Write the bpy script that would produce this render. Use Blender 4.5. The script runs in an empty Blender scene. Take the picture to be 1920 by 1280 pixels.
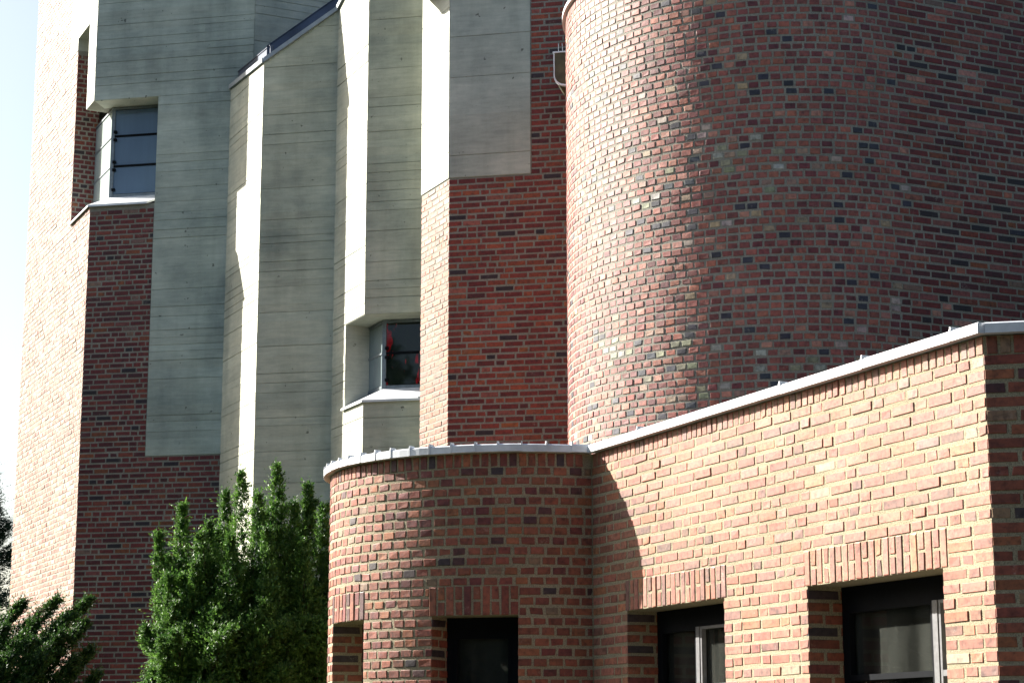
import bpy, math, random
import numpy as np

random.seed(7)
RNG = np.random.default_rng(11)
scene = bpy.context.scene
COL = scene.collection

# ------------------------------------------------------------------ camera
CAM_Z = 1.6
F_PX = 3762.0                       # focal length in pixels of the 1920 wide photograph
PITCH = math.atan(760.0 / F_PX)
cam_data = bpy.data.cameras.new('camera')
cam_data.sensor_width = 36.0
cam_data.lens = F_PX / 1920.0 * 36.0
cam_data.clip_start = 0.1
cam_data.clip_end = 2000.0
cam = bpy.data.objects.new('camera', cam_data)
COL.objects.link(cam)
cam.location = (0, 0, CAM_Z)
cam.rotation_euler = (math.pi / 2 + PITCH, 0, 0)
scene.camera = cam

# ------------------------------------------------------------------ sky and sun
SUN_EL = math.radians(31.0)
SUN_H = np.array([-0.893, 0.450])                    # horizontal direction towards the sun
SUN_H = SUN_H / np.linalg.norm(SUN_H)
world = bpy.data.worlds.new('World')
scene.world = world
world.use_nodes = True
wn = world.node_tree
sky = wn.nodes.new('ShaderNodeTexSky')
sky.sky_type = 'NISHITA'
sky.sun_disc = False
sky.sun_elevation = SUN_EL
sky.sun_rotation = math.atan2(SUN_H[0], SUN_H[1])
sky.air_density = 1.0
sky.dust_density = 3.0
sky.ozone_density = 1.0
bg = wn.nodes['Background']
bg.inputs[1].default_value = 0.056
wn.links.new(sky.outputs[0], bg.inputs[0])
sun_data = bpy.data.lights.new('sun', 'SUN')
sun_data.energy = 5.0
sun_data.angle = math.radians(0.5)
sun_data.color = (1.0, 0.95, 0.86)
sun = bpy.data.objects.new('sun', sun_data)
COL.objects.link(sun)
_t = np.array([-SUN_H[0] * math.cos(SUN_EL), -SUN_H[1] * math.cos(SUN_EL), -math.sin(SUN_EL)])
from mathutils import Vector, Matrix
sun.rotation_euler = Vector(_t).to_track_quat('-Z', 'Y').to_euler()
sun.location = (-30, 20, 30)

scene.view_settings.view_transform = 'Standard'
scene.view_settings.look = 'None'
scene.view_settings.gamma = 1.0
scene.view_settings.use_curve_mapping = False
scene.view_settings.exposure = 1.9
scene.render.engine = 'CYCLES'
scene.cycles.max_bounces = 6
scene.cycles.diffuse_bounces = 3
scene.cycles.glossy_bounces = 3
scene.cycles.transparent_max_bounces = 12
scene.cycles.use_denoising = True

# ------------------------------------------------------------------ pixel -> direction
_c, _s = math.cos(PITCH), math.sin(PITCH)


def ray(x, y):
    dx = (x - 960) / F_PX
    dy = (640 - y) / F_PX
    return np.array([dx, _c - dy * _s, _s + dy * _c])


def hit(P, d, x, y):
    """Ray of a pixel against the upright plane through plan point P along d: (distance along d, height)."""
    r = ray(x, y)
    A = np.array([[d[0], -r[0]], [d[1], -r[1]]])
    t, k = np.linalg.solve(A, -np.asarray(P, float))
    return t, CAM_Z + r[2] * k


def on(P, d, x, y):
    t, z = hit(P, d, x, y)
    return np.asarray(P) + t * np.asarray(d)


def project(p):
    X, Y, Z = p[0], p[1], p[2] - CAM_Z
    dd = Y * _c + Z * _s
    return 960 + F_PX * X / dd, 640 - F_PX * (-Y * _s + Z * _c) / dd, dd


def unit(v):
    v = np.asarray(v, float)
    return v / np.linalg.norm(v)


# ------------------------------------------------------------------ materials
def nodes_of(name):
    m = bpy.data.materials.new(name)
    m.use_nodes = True
    nt = m.node_tree
    return m, nt, nt.nodes['Principled BSDF']


def N(nt, kind, **kw):
    n = nt.nodes.new(kind)
    for k, v in kw.items():
        setattr(n, k, v)
    return n


def noise(nt, coord, scale, detail=4.0, rough=0.55, vec_scale=None):
    if vec_scale is not None:
        mp = N(nt, 'ShaderNodeMapping')
        mp.inputs['Scale'].default_value = vec_scale
        nt.links.new(coord, mp.inputs['Vector'])
        coord = mp.outputs[0]
    n = N(nt, 'ShaderNodeTexNoise')
    n.inputs['Scale'].default_value = scale
    n.inputs['Detail'].default_value = detail
    n.inputs['Roughness'].default_value = rough
    nt.links.new(coord, n.inputs['Vector'])
    return n.outputs['Fac']


def ramp(nt, fac, stops):
    r = N(nt, 'ShaderNodeValToRGB')
    while len(r.color_ramp.elements) < len(stops):
        r.color_ramp.elements.new(0.5)
    for e, (p, c) in zip(r.color_ramp.elements, stops):
        e.position = p
        e.color = (c[0], c[1], c[2], 1) if len(c) == 3 else c
    nt.links.new(fac, r.inputs[0])
    return r.outputs[0]


def mix(nt, a, b, fac, mode='MIX'):
    m = N(nt, 'ShaderNodeMix', data_type='RGBA', blend_type=mode)
    for i, v in ((0, fac), (6, a), (7, b)):
        if hasattr(v, 'links'):
            nt.links.new(v, m.inputs[i])
        elif i == 0:
            m.inputs[0].default_value = v
        else:
            m.inputs[i].default_value = (v[0], v[1], v[2], 1)
    return m.outputs[2]


def bump(nt, bsdf, height, strength, dist):
    b = N(nt, 'ShaderNodeBump')
    b.inputs['Strength'].default_value = strength
    b.inputs['Distance'].default_value = dist
    nt.links.new(height, b.inputs['Height'])
    nt.links.new(b.outputs[0], bsdf.inputs['Normal'])


def brick_material(name, source):
    m, nt, b = nodes_of(name)
    if source == 'object':
        col = N(nt, 'ShaderNodeObjectInfo').outputs['Color']
    else:
        col = N(nt, 'ShaderNodeAttribute', attribute_name='bcol').outputs['Color']
    pos = N(nt, 'ShaderNodeNewGeometry').outputs['Position']
    n1 = noise(nt, pos, 23.0, 5, 0.6)
    c1 = mix(nt, col, ramp(nt, n1, [(0.28, (0.36, 0.34, 0.36)), (0.48, (0.95, 0.95, 0.95)), (0.75, (1.45, 1.4, 1.3))]), 0.9, 'MULTIPLY')
    n2 = noise(nt, pos, 7.0, 4, 0.65)
    n3 = noise(nt, pos, 60.0, 3, 0.7)
    smear = ramp(nt, n2, [(0.60, (0, 0, 0)), (0.72, (1, 1, 1))])
    speck = ramp(nt, n3, [(0.48, (0, 0, 0)), (0.62, (1, 1, 1))])
    both = mix(nt, smear, speck, 1.0, 'MULTIPLY')
    half = mix(nt, (0, 0, 0), both, 0.38)
    c2 = mix(nt, c1, (0.50, 0.44, 0.36), half)
    n4 = noise(nt, pos, 3.1, 5, 0.7, (1, 1, 0.8))
    n5 = noise(nt, pos, 34.0, 3, 0.7, (1, 1, 0.25))
    sm = mix(nt, ramp(nt, n4, [(0.56, (0, 0, 0)), (0.68, (1, 1, 1))]), ramp(nt, n5, [(0.46, (0, 0, 0)), (0.60, (1, 1, 1))]), 1.0, 'MULTIPLY')
    c2 = mix(nt, c2, mix(nt, c2, (0.42, 0.42, 0.42), 1.0, 'MULTIPLY'), sm)
    nt.links.new(c2, b.inputs['Base Color'])
    b.inputs['Roughness'].default_value = 0.58
    b.inputs['Specular IOR Level'].default_value = 0.42
    b.inputs['Diffuse Roughness'].default_value = 0.0
    hb = mix(nt, n3, n1, 0.5)
    bump(nt, b, hb, 0.55, 0.006)
    return m


MAT = {}
MAT['brick_obj'] = brick_material('brick_single', 'object')
MAT['brick_mass'] = brick_material('brick_many', 'attribute')


def mortar_material(name, col):
    m, nt, b = nodes_of(name)
    pos = N(nt, 'ShaderNodeNewGeometry').outputs['Position']
    n1 = noise(nt, pos, 120.0, 3, 0.7)
    n2 = noise(nt, pos, 1.3, 4, 0.6)
    c = ramp(nt, n1, [(0.32, tuple(x * 0.45 for x in col)), (0.50, col), (0.72, tuple(min(1, x * 1.4) for x in col))])
    c = mix(nt, c, ramp(nt, n2, [(0.35, (0.72, 0.72, 0.70)), (0.6, (1, 1, 1))]), 0.8, 'MULTIPLY')
    nt.links.new(c, b.inputs['Base Color'])
    b.inputs['Roughness'].default_value = 0.9
    b.inputs['Diffuse Roughness'].default_value = 0.0
    b.inputs['Specular IOR Level'].default_value = 0.3
    bump(nt, b, n1, 0.7, 0.012)
    return m


MAT['mortar'] = mortar_material('lime_mortar', (0.33, 0.29, 0.195))
MAT['mortar_old'] = mortar_material('weathered_mortar', (0.28, 0.27, 0.23))


def concrete_material():
    m, nt, b = nodes_of('board_marked_concrete')
    pos = N(nt, 'ShaderNodeNewGeometry').outputs['Position']
    grain = noise(nt, pos, 3.0, 5, 0.6, (1, 1, 7))
    cloud = noise(nt, pos, 0.7, 6, 0.65)
    fine = noise(nt, pos, 70.0, 3, 0.7)
    holes = noise(nt, pos, 11.0, 2, 0.5)
    run = noise(nt, pos, 1.6, 4, 0.6, (2.5, 2.5, 0.22))
    board = N(nt, 'ShaderNodeAttribute', attribute_name='bcol').outputs['Color']
    c = ramp(nt, grain, [(0.28, (0.37, 0.395, 0.365)), (0.5, (0.43, 0.455, 0.42)), (0.72, (0.49, 0.51, 0.47))])
    c = mix(nt, c, ramp(nt, cloud, [(0.30, (0.55, 0.58, 0.56)), (0.62, (1.14, 1.11, 1.03))]), 0.95, 'MULTIPLY')
    c = mix(nt, c, ramp(nt, run, [(0.36, (0.76, 0.76, 0.74)), (0.55, (1, 1, 1))]), 0.45, 'MULTIPLY')
    c = mix(nt, c, ramp(nt, holes, [(0.24, (0.25, 0.25, 0.24)), (0.285, (1, 1, 1))]), 0.9, 'MULTIPLY')
    c = mix(nt, c, ramp(nt, fine, [(0.26, (0.6, 0.6, 0.58)), (0.42, (1, 1, 1))]), 0.6, 'MULTIPLY')
    c = mix(nt, c, board, 1.0, 'MULTIPLY')
    nt.links.new(c, b.inputs['Base Color'])
    b.inputs['Roughness'].default_value = 0.65
    b.inputs['Diffuse Roughness'].default_value = 0.0
    b.inputs['Specular IOR Level'].default_value = 0.4
    h = mix(nt, fine, grain, 0.6)
    bump(nt, b, h, 0.4, 0.005)
    return m


MAT['concrete'] = concrete_material()


def plain(name, col, rough=0.5, metal=0.0, spec=0.5, var=0.25, scale=8.0, bmp=0.0):
    m, nt, b = nodes_of(name)
    pos = N(nt, 'ShaderNodeNewGeometry').outputs['Position']
    n1 = noise(nt, pos, scale, 5, 0.6)
    c = ramp(nt, n1, [(0.3, tuple(x * (1 - var) for x in col)), (0.7, tuple(min(1, x * (1 + var)) for x in col))])
    nt.links.new(c, b.inputs['Base Color'])
    b.inputs['Roughness'].default_value = rough
    b.inputs['Metallic'].default_value = metal
    b.inputs['Specular IOR Level'].default_value = spec
    if bmp:
        bump(nt, b, n1, bmp, 0.01)
    return m


MAT['zinc'] = plain('weathered_zinc', (0.66, 0.68, 0.70), 0.45, 0.15, 0.5, 0.18, 5.0, 0.15)
MAT['zinc_mid'] = plain('dull_zinc_edge', (0.26, 0.29, 0.32), 0.45, 0.3, 0.5, 0.2, 5.0, 0.1)
MAT['zinc_dark'] = plain('dark_zinc_roofing', (0.035, 0.05, 0.085), 0.42, 0.5, 0.5, 0.3, 3.0, 0.1)
MAT['frame_dark'] = plain('dark_painted_steel', (0.004, 0.005, 0.007), 0.7, 0.0, 0.08, 0.3, 20.0)
MAT['frame_grey'] = plain('grey_painted_timber', (0.15, 0.15, 0.155), 0.45, 0.0, 0.5, 0.2, 30.0)
MAT['frame_steel'] = plain('steel_glazing_bar', (0.16, 0.19, 0.21), 0.4, 0.3, 0.5, 0.2, 20.0)
MAT['spout'] = plain('olive_stained_concrete', (0.075, 0.065, 0.035), 0.7, 0.0, 0.4, 0.55, 5.0, 0.3)
MAT['plaster'] = plain('interior_plaster', (0.10, 0.09, 0.08), 0.9)
MAT['bark'] = plain('bark', (0.07, 0.045, 0.03), 0.9, 0, 0.3, 0.4, 12.0, 0.5)
MAT['ground'] = plain('mown_grass', (0.035, 0.05, 0.018), 0.95, 0, 0.2, 0.5, 1.5, 0.6)
MAT['paving'] = plain('dark_paving', (0.06, 0.055, 0.05), 0.95, 0, 0.2, 0.3, 14.0, 0.5)


def glass_material(name, tint, body, body_fac, rough=0.02, red=False, streak=0.0):
    m = bpy.data.materials.new(name)
    m.use_nodes = True
    nt = m.node_tree
    nt.nodes.clear()
    out = N(nt, 'ShaderNodeOutputMaterial')
    tr = N(nt, 'ShaderNodeBsdfTransparent')
    tr.inputs[0].default_value = (*tint, 1)
    di = N(nt, 'ShaderNodeBsdfDiffuse')
    pos = N(nt, 'ShaderNodeNewGeometry').outputs['Position']
    n1 = noise(nt, pos, 3.0, 4, 0.6, (2, 2, 0.25))
    if red:
        n2 = noise(nt, pos, 1.7, 3, 0.6, (3.2, 1.5, 0.9))
        cc = ramp(nt, n2, [(0.54, body), (0.57, (0.34, 0.006, 0.012))])
        n3 = noise(nt, pos, 26.0, 4, 0.7)
        cc = mix(nt, cc, ramp(nt, n3, [(0.35, (0.35, 0.4, 0.35)), (0.7, (1.3, 1.3, 1.2))]), 0.9, 'MULTIPLY')
    else:
        cc = ramp(nt, n1, [(0.35, tuple(x * (1 - streak) for x in body)), (0.65, tuple(x * (1 + streak) for x in body))])
    nt.links.new(cc, di.inputs[0])
    mb = N(nt, 'ShaderNodeMixShader')
    mb.inputs[0].default_value = body_fac
    nt.links.new(tr.outputs[0], mb.inputs[1])
    nt.links.new(di.outputs[0], mb.inputs[2])
    gl = N(nt, 'ShaderNodeBsdfGlossy')
    gl.inputs['Roughness'].default_value = rough
    fr = N(nt, 'ShaderNodeFresnel')
    fr.inputs[0].default_value = 1.52
    nb = noise(nt, pos, 1.1, 2, 0.5)
    bp = N(nt, 'ShaderNodeBump')
    bp.inputs['Strength'].default_value = 0.03
    bp.inputs['Distance'].default_value = 0.02
    nt.links.new(nb, bp.inputs['Height'])
    nt.links.new(bp.outputs[0], gl.inputs['Normal'])
    ms = N(nt, 'ShaderNodeMixShader')
    nt.links.new(fr.outputs[0], ms.inputs[0])
    nt.links.new(mb.outputs[0], ms.inputs[1])
    nt.links.new(gl.outputs[0], ms.inputs[2])
    nt.links.new(ms.outputs[0], out.inputs[0])
    return m


MAT['glass_blue'] = glass_material('milky_blue_glass', (0.3, 0.4, 0.5), (0.10, 0.16, 0.24), 0.9, 0.03, streak=0.05)  # blue sky reflection put into the body colour
MAT['glass_red'] = glass_material('dark_glass_with_red', (0.1, 0.12, 0.1), (0.010, 0.015, 0.012), 0.95, 0.03, red=True)
MAT['glass_pale'] = glass_material('pale_side_glass', (0.5, 0.6, 0.6), (0.52, 0.60, 0.57), 0.85, 0.05, streak=0.1)  # sunlit side pane: the sun's brightness is put into the pale body
MAT['glass_side'] = glass_material('grey_side_glass', (0.3, 0.35, 0.36), (0.20, 0.25, 0.26), 0.9, 0.05, streak=0.1)
MAT['glass_clear'] = glass_material('clear_window_glass', (0.6, 0.65, 0.63), (0.16, 0.17, 0.15), 0.14, 0.01, streak=0.5)


def leaf_material(name, dark, light):
    m, nt, b = nodes_of(name)
    a = N(nt, 'ShaderNodeAttribute', attribute_name='bcol').outputs['Color']
    sep = N(nt, 'ShaderNodeSeparateColor')
    nt.links.new(a, sep.inputs[0])
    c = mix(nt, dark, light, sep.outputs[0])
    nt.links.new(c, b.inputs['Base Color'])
    b.inputs['Roughness'].default_value = 0.5
    b.inputs['Specular IOR Level'].default_value = 0.3
    tl = N(nt, 'ShaderNodeBsdfTranslucent')
    nt.links.new(c, tl.inputs[0])
    ms = N(nt, 'ShaderNodeMixShader')
    ms.inputs[0].default_value = 0.38
    nt.links.new(b.outputs[0], ms.inputs[1])
    nt.links.new(tl.outputs[0], ms.inputs[2])
    nt.links.new(ms.outputs[0], nt.nodes['Material Output'].inputs[0])
    return m


MAT['yew'] = leaf_material('yew_needles', (0.026, 0.080, 0.016), (0.17, 0.32, 0.055))
MAT['juniper'] = leaf_material('juniper_sprays', (0.015, 0.045, 0.012), (0.09, 0.19, 0.035))
MAT['spruce'] = leaf_material('spruce_needles', (0.012, 0.028, 0.016), (0.03, 0.06, 0.03))


# ------------------------------------------------------------------ object helpers
def link(o, parent=None):
    COL.objects.link(o)
    if parent is not None:
        o.parent = parent
    return o


def thing(name, label, cat, loc=(0, 0, 0), group=None):
    o = bpy.data.objects.new(name, None)
    o.location = loc
    o.empty_display_size = 0.3
    COL.objects.link(o)
    o['label'] = label
    o['category'] = cat
    if group:
        o['group'] = group
    return o


class MB:
    """Collects vertices and faces for one mesh object."""

    def __init__(self):
        self.v, self.f, self.c = [], [], []

    def add(self, verts, faces, col=(1, 1, 1)):
        b = len(self.v)
        self.v.extend([tuple(map(float, p)) for p in verts])
        for f in faces:
            self.f.append(tuple(i + b for i in f))
            self.c.append(col)

    def quad(self, a, b, c, d, col=(1, 1, 1)):
        self.add([a, b, c, d], [(0, 1, 2, 3)], col)

    def prism(self, poly, axis_vec, col=(1, 1, 1)):
        """closed solid: planar polygon (list of 3d points) swept by a vector"""
        n = len(poly)
        p0 = [np.asarray(p, float) for p in poly]
        p1 = [p + np.asarray(axis_vec, float) for p in p0]
        fs = [tuple(range(n))[::-1], tuple(range(n, 2 * n))]
        fs += [(i, (i + 1) % n, n + (i + 1) % n, n + i) for i in range(n)]
        self.add(p0 + p1, fs, col)

    def box(self, o, u, v, w, col=(1, 1, 1)):
        """box from corner o along three edge vectors"""
        o, u, v, w = (np.asarray(x, float) for x in (o, u, v, w))
        vs = [o, o + u, o + u + v, o + v, o + w, o + u + w, o + u + v + w, o + v + w]
        self.add(vs, [(0, 3, 2, 1), (4, 5, 6, 7), (0, 1, 5, 4), (1, 2, 6, 5), (2, 3, 7, 6), (3, 0, 4, 7)], col)

    def build(self, name, mat, parent=None, smooth=False, loc=None, attr=False):
        me = bpy.data.meshes.new(name)
        org = np.zeros(3) if loc is None else np.asarray(loc, float)
        vv = np.array(self.v) - org
        me.from_pydata(vv.tolist(), [], self.f)
        if attr:
            ca = me.color_attributes.new('bcol', 'FLOAT_COLOR', 'CORNER')
            tot = [len(f) for f in self.f]
            cols = np.repeat(np.array([(*c[:3], 1.0) for c in self.c], dtype=np.float32), tot, axis=0)
            ca.data.foreach_set('color', cols.ravel())
        me.materials.append(mat)
        me.validate()
        me.update()
        # consistent outward normals
        import bmesh
        bm = bmesh.new()
        bm.from_mesh(me)
        bmesh.ops.recalc_face_normals(bm, faces=bm.faces)
        bm.to_mesh(me)
        bm.free()
        if not smooth:
            me.shade_flat()
        if smooth:
            me.polygons.foreach_set('use_smooth', [True] * len(me.polygons))
        o = bpy.data.objects.new(name, me)
        link(o, parent)
        if loc is not None:
            o.location = org - (np.array(parent.location) if parent is not None else 0)
        elif parent is not None:
            o.location = -np.array(parent.location) if parent.type == 'EMPTY' else (0, 0, 0)
        return o


class Path:
    """A plan line with arc length; outward normal is to the right of nothing: n = (dy, -dx)."""

    def __init__(self, pts, s0=0.0):
        self.p = np.array(pts, float)
        seg = np.linalg.norm(np.diff(self.p, axis=0), axis=1)
        self.s = np.concatenate([[0], np.cumsum(seg)]) + s0
        d = np.diff(self.p, axis=0) / seg[:, None]
        self.d = np.vstack([d, d[-1:]])
        self.curved = len(pts) > 2
        if self.curved:
            dv = self.d.copy()
            dv[1:-1] = (d[:-1] + d[1:]) / 2
            dv[0] = d[0]
            dv[-1] = d[-1]
            self.dv = dv
        else:
            self.dv = self.d

    @property
    def s0(self):
        return self.s[0]

    @property
    def s1(self):
        return self.s[-1]

    def at(self, s, off=0.0):
        x = np.interp(s, self.s, self.p[:, 0])
        y = np.interp(s, self.s, self.p[:, 1])
        d = self.dir(s)
        e = 0.0
        if s < self.s[0]:
            e = s - self.s[0]
        elif s > self.s[-1]:
            e = s - self.s[-1]
        return np.array([x + d[1] * off + d[0] * e, y - d[0] * off + d[1] * e])

    def dir(self, s):
        dx = np.interp(s, self.s, self.dv[:, 0])
        dy = np.interp(s, self.s, self.dv[:, 1])
        h = math.hypot(dx, dy)
        return np.array([dx / h, dy / h])


def line(P, d, a, b):
    P, d = np.asarray(P), np.asarray(d)
    return Path([P + a * d, P + b * d], a)


def shell(mb, path, rects, thick=0.3, holes=(), off=0.0, step=0.15, top=None, extra_s=(), extra_z=()):
    """Wall body: union of (s0, s1, z0, z1) rectangles minus holes, with thickness and closed edges."""
    ss, zs = set(extra_s), set(extra_z)
    for r in list(rects) + list(holes):
        ss.update((r[0], r[1]))
        zs.update((r[2], r[3]))
    if path.curved:
        n = int((path.s1 - path.s0) / step) + 1
        ss.update(np.linspace(path.s0, path.s1, n).tolist())
    ss = sorted(ss)
    zs = sorted(zs)
    ss = [s for i, s in enumerate(ss) if i == 0 or s - ss[i - 1] > 1e-4]
    zs = [z for i, z in enumerate(zs) if i == 0 or z - zs[i - 1] > 1e-4]

    def inside(s, z, rs):
        return any(r[0] < s < r[1] and r[2] < z < r[3] for r in rs)

    ns, nz = len(ss) - 1, len(zs) - 1
    cell = np.zeros((ns + 2, nz + 2), bool)
    for i in range(ns):
        for j in range(nz):
            s, z = (ss[i] + ss[i + 1]) / 2, (zs[j] + zs[j + 1]) / 2
            cell[i + 1, j + 1] = inside(s, z, rects) and not inside(s, z, holes)
    zmax = zs[-1]

    def P(i, j, o):
        p = path.at(ss[i], o)
        z = zs[j]
        if top is not None and abs(z - zmax) < 1e-6:
            z = top(ss[i])
        return (p[0], p[1], z)

    f, b = off, off - thick
    for i in range(ns):
        for j in range(nz):
            if not cell[i + 1, j + 1]:
                continue
            mb.quad(P(i, j, f), P(i + 1, j, f), P(i + 1, j + 1, f), P(i, j + 1, f))
            mb.quad(P(i, j, b), P(i, j + 1, b), P(i + 1, j + 1, b), P(i + 1, j, b))
            if not cell[i, j + 1]:
                mb.quad(P(i, j, f), P(i, j + 1, f), P(i, j + 1, b), P(i, j, b))
            if not cell[i + 2, j + 1]:
                mb.quad(P(i + 1, j, f), P(i + 1, j, b), P(i + 1, j + 1, b), P(i + 1, j + 1, f))
            if not cell[i + 1, j]:
                mb.quad(P(i, j, f), P(i, j, b), P(i + 1, j, b), P(i + 1, j, f))
            if not cell[i + 1, j + 2]:
                mb.quad(P(i, j + 1, f), P(i + 1, j + 1, f), P(i + 1, j + 1, b), P(i, j + 1, b))


def concrete_boards(mb, path, rects, seed, top=None, bh=(0.10, 0.17), rel=0.0035, cast=(1, 1, 1)):
    """Thin relief left by the shuttering boards: one shallow strip for each board over the wall body."""
    rg = random.Random(seed)
    for (s0, s1, z0, z1) in rects:
        z = z0
        while z < z1 - 0.01:
            h = min(rg.uniform(*bh), z1 - z)
            if z1 - (z + h) < 0.05:
                h = z1 - z
            s = s0
            while s < s1 - 0.01:
                L = min(rg.uniform(1.6, 4.2), s1 - s)
                if s1 - (s + L) < 0.5:
                    L = s1 - s
                pr = 0.010 + rg.random() ** 1.6 * rel
                tint = 0.93 + 0.12 * rg.random()
                warm = rg.uniform(-0.015, 0.015)
                col = ((tint + warm) * cast[0], tint * cast[1], (tint - warm) * cast[2])
                gap = 0.0006 if rg.random() < 0.52 else rg.uniform(0.004, 0.013)
                if top is not None and z + h > min(top(s), top(s + L)) - 0.001:
                    ta, tb = top(s), top(s + L)
                    za, zb = min(z + h, ta), min(z + h, tb)
                    if max(za, zb) - z < 0.02:
                        s += L
                        continue
                    # split at the slope
                    n = max(1, int(L / 0.08))
                    for q in range(n):
                        sa, sb = s + L * q / n, s + L * (q + 1) / n
                        zt = min(z + h, top((sa + sb) / 2) - 0.02)
                        if zt - z > 0.01:
                            a, b_ = path.at(sa), path.at(sb)
                            nn = path.dir(sa)
                            nv = np.array([nn[1], -nn[0], 0])
                            mb.box((a[0], a[1], z + gap), (b_[0] - a[0], b_[1] - a[1], 0), (0, 0, zt - z - gap), nv * pr, col)
                else:
                    a, b_ = path.at(s + 0.0005), path.at(s + L - 0.0005)
                    nn = path.dir(s)
                    nv = np.array([nn[1], -nn[0], 0])
                    mb.box((a[0], a[1], z + gap), (b_[0] - a[0], b_[1] - a[1], 0), (0, 0, h - gap), nv * pr, col)
                s += L
            z += h


# ------------------------------------------------------------------ bricks
COURSE = 0.0875
BRICK_H = 0.0620
JOINT = 0.0250


def pick(pal, rg):
    r = rg.random() * sum(w for w, _ in pal)
    for w, c in pal:
        r -= w
        if r <= 0:
            break
    k = rg.uniform(0.82, 1.2)
    return tuple(max(0.012, min(0.9, x * k * rg.uniform(0.94, 1.06))) for x in c)


def tune(pal, r, g, b):
    return [(w, (min(0.6, c[0] * r), c[1] * g, c[2] * b)) for w, c in pal]


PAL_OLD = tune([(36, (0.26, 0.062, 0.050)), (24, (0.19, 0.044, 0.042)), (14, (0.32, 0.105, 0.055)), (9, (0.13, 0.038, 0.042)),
           (6, (0.36, 0.15, 0.055)), (5, (0.045, 0.040, 0.048)), (3, (0.34, 0.15, 0.12)), (1.0, (0.36, 0.32, 0.24))], 0.52, 0.34, 0.36)  # old brick, darkened to carry the shade of the unlit faces
PAL_APSE = tune([(38, (0.25, 0.105, 0.080)), (22, (0.19, 0.070, 0.062)), (14, (0.31, 0.14, 0.090)), (8, (0.13, 0.042, 0.048)),
            (4.5, (0.035, 0.045, 0.065)), (6, (0.36, 0.22, 0.16)), (1.6, (0.34, 0.34, 0.22)), (1, (0.40, 0.42, 0.38))], 0.96, 0.70, 0.72)
PAL_STAIN = tune([(30, (0.25, 0.085, 0.066)), (14, (0.19, 0.055, 0.052)), (10, (0.31, 0.12, 0.075)), (5, (0.035, 0.045, 0.065)),
             (14, (0.28, 0.30, 0.19)), (10, (0.36, 0.38, 0.33)), (10, (0.34, 0.22, 0.16))], 0.86, 0.82, 0.84)
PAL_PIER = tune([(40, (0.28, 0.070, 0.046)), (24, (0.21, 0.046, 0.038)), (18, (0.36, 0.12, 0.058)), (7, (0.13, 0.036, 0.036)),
            (5, (0.40, 0.17, 0.06)), (3, (0.05, 0.038, 0.048)), (4, (0.38, 0.17, 0.13))], 0.72, 0.46, 0.42)  # pier's unlit face: its shade is darkened into the reds
PAL_LIT = [(40, (0.25, 0.115, 0.085)), (26, (0.30, 0.17, 0.13)), (16, (0.22, 0.085, 0.065)), (10, (0.37, 0.26, 0.21)), (6, (0.27, 0.135, 0.08))]  # tower's sunlit face: sun glare paled into the brick colours
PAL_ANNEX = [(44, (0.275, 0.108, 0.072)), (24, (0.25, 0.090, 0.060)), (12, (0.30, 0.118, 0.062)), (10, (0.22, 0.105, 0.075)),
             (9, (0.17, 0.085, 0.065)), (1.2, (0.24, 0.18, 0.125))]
PAL_ROUND = tune([(40, (0.26, 0.098, 0.058)), (22, (0.215, 0.074, 0.050)), (14, (0.31, 0.135, 0.065)), (10, (0.17, 0.052, 0.048)),
             (4, (0.09, 0.042, 0.044)), (2, (0.05, 0.042, 0.05)), (4, (0.24, 0.19, 0.125))], 0.86, 0.68, 0.64)


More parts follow.
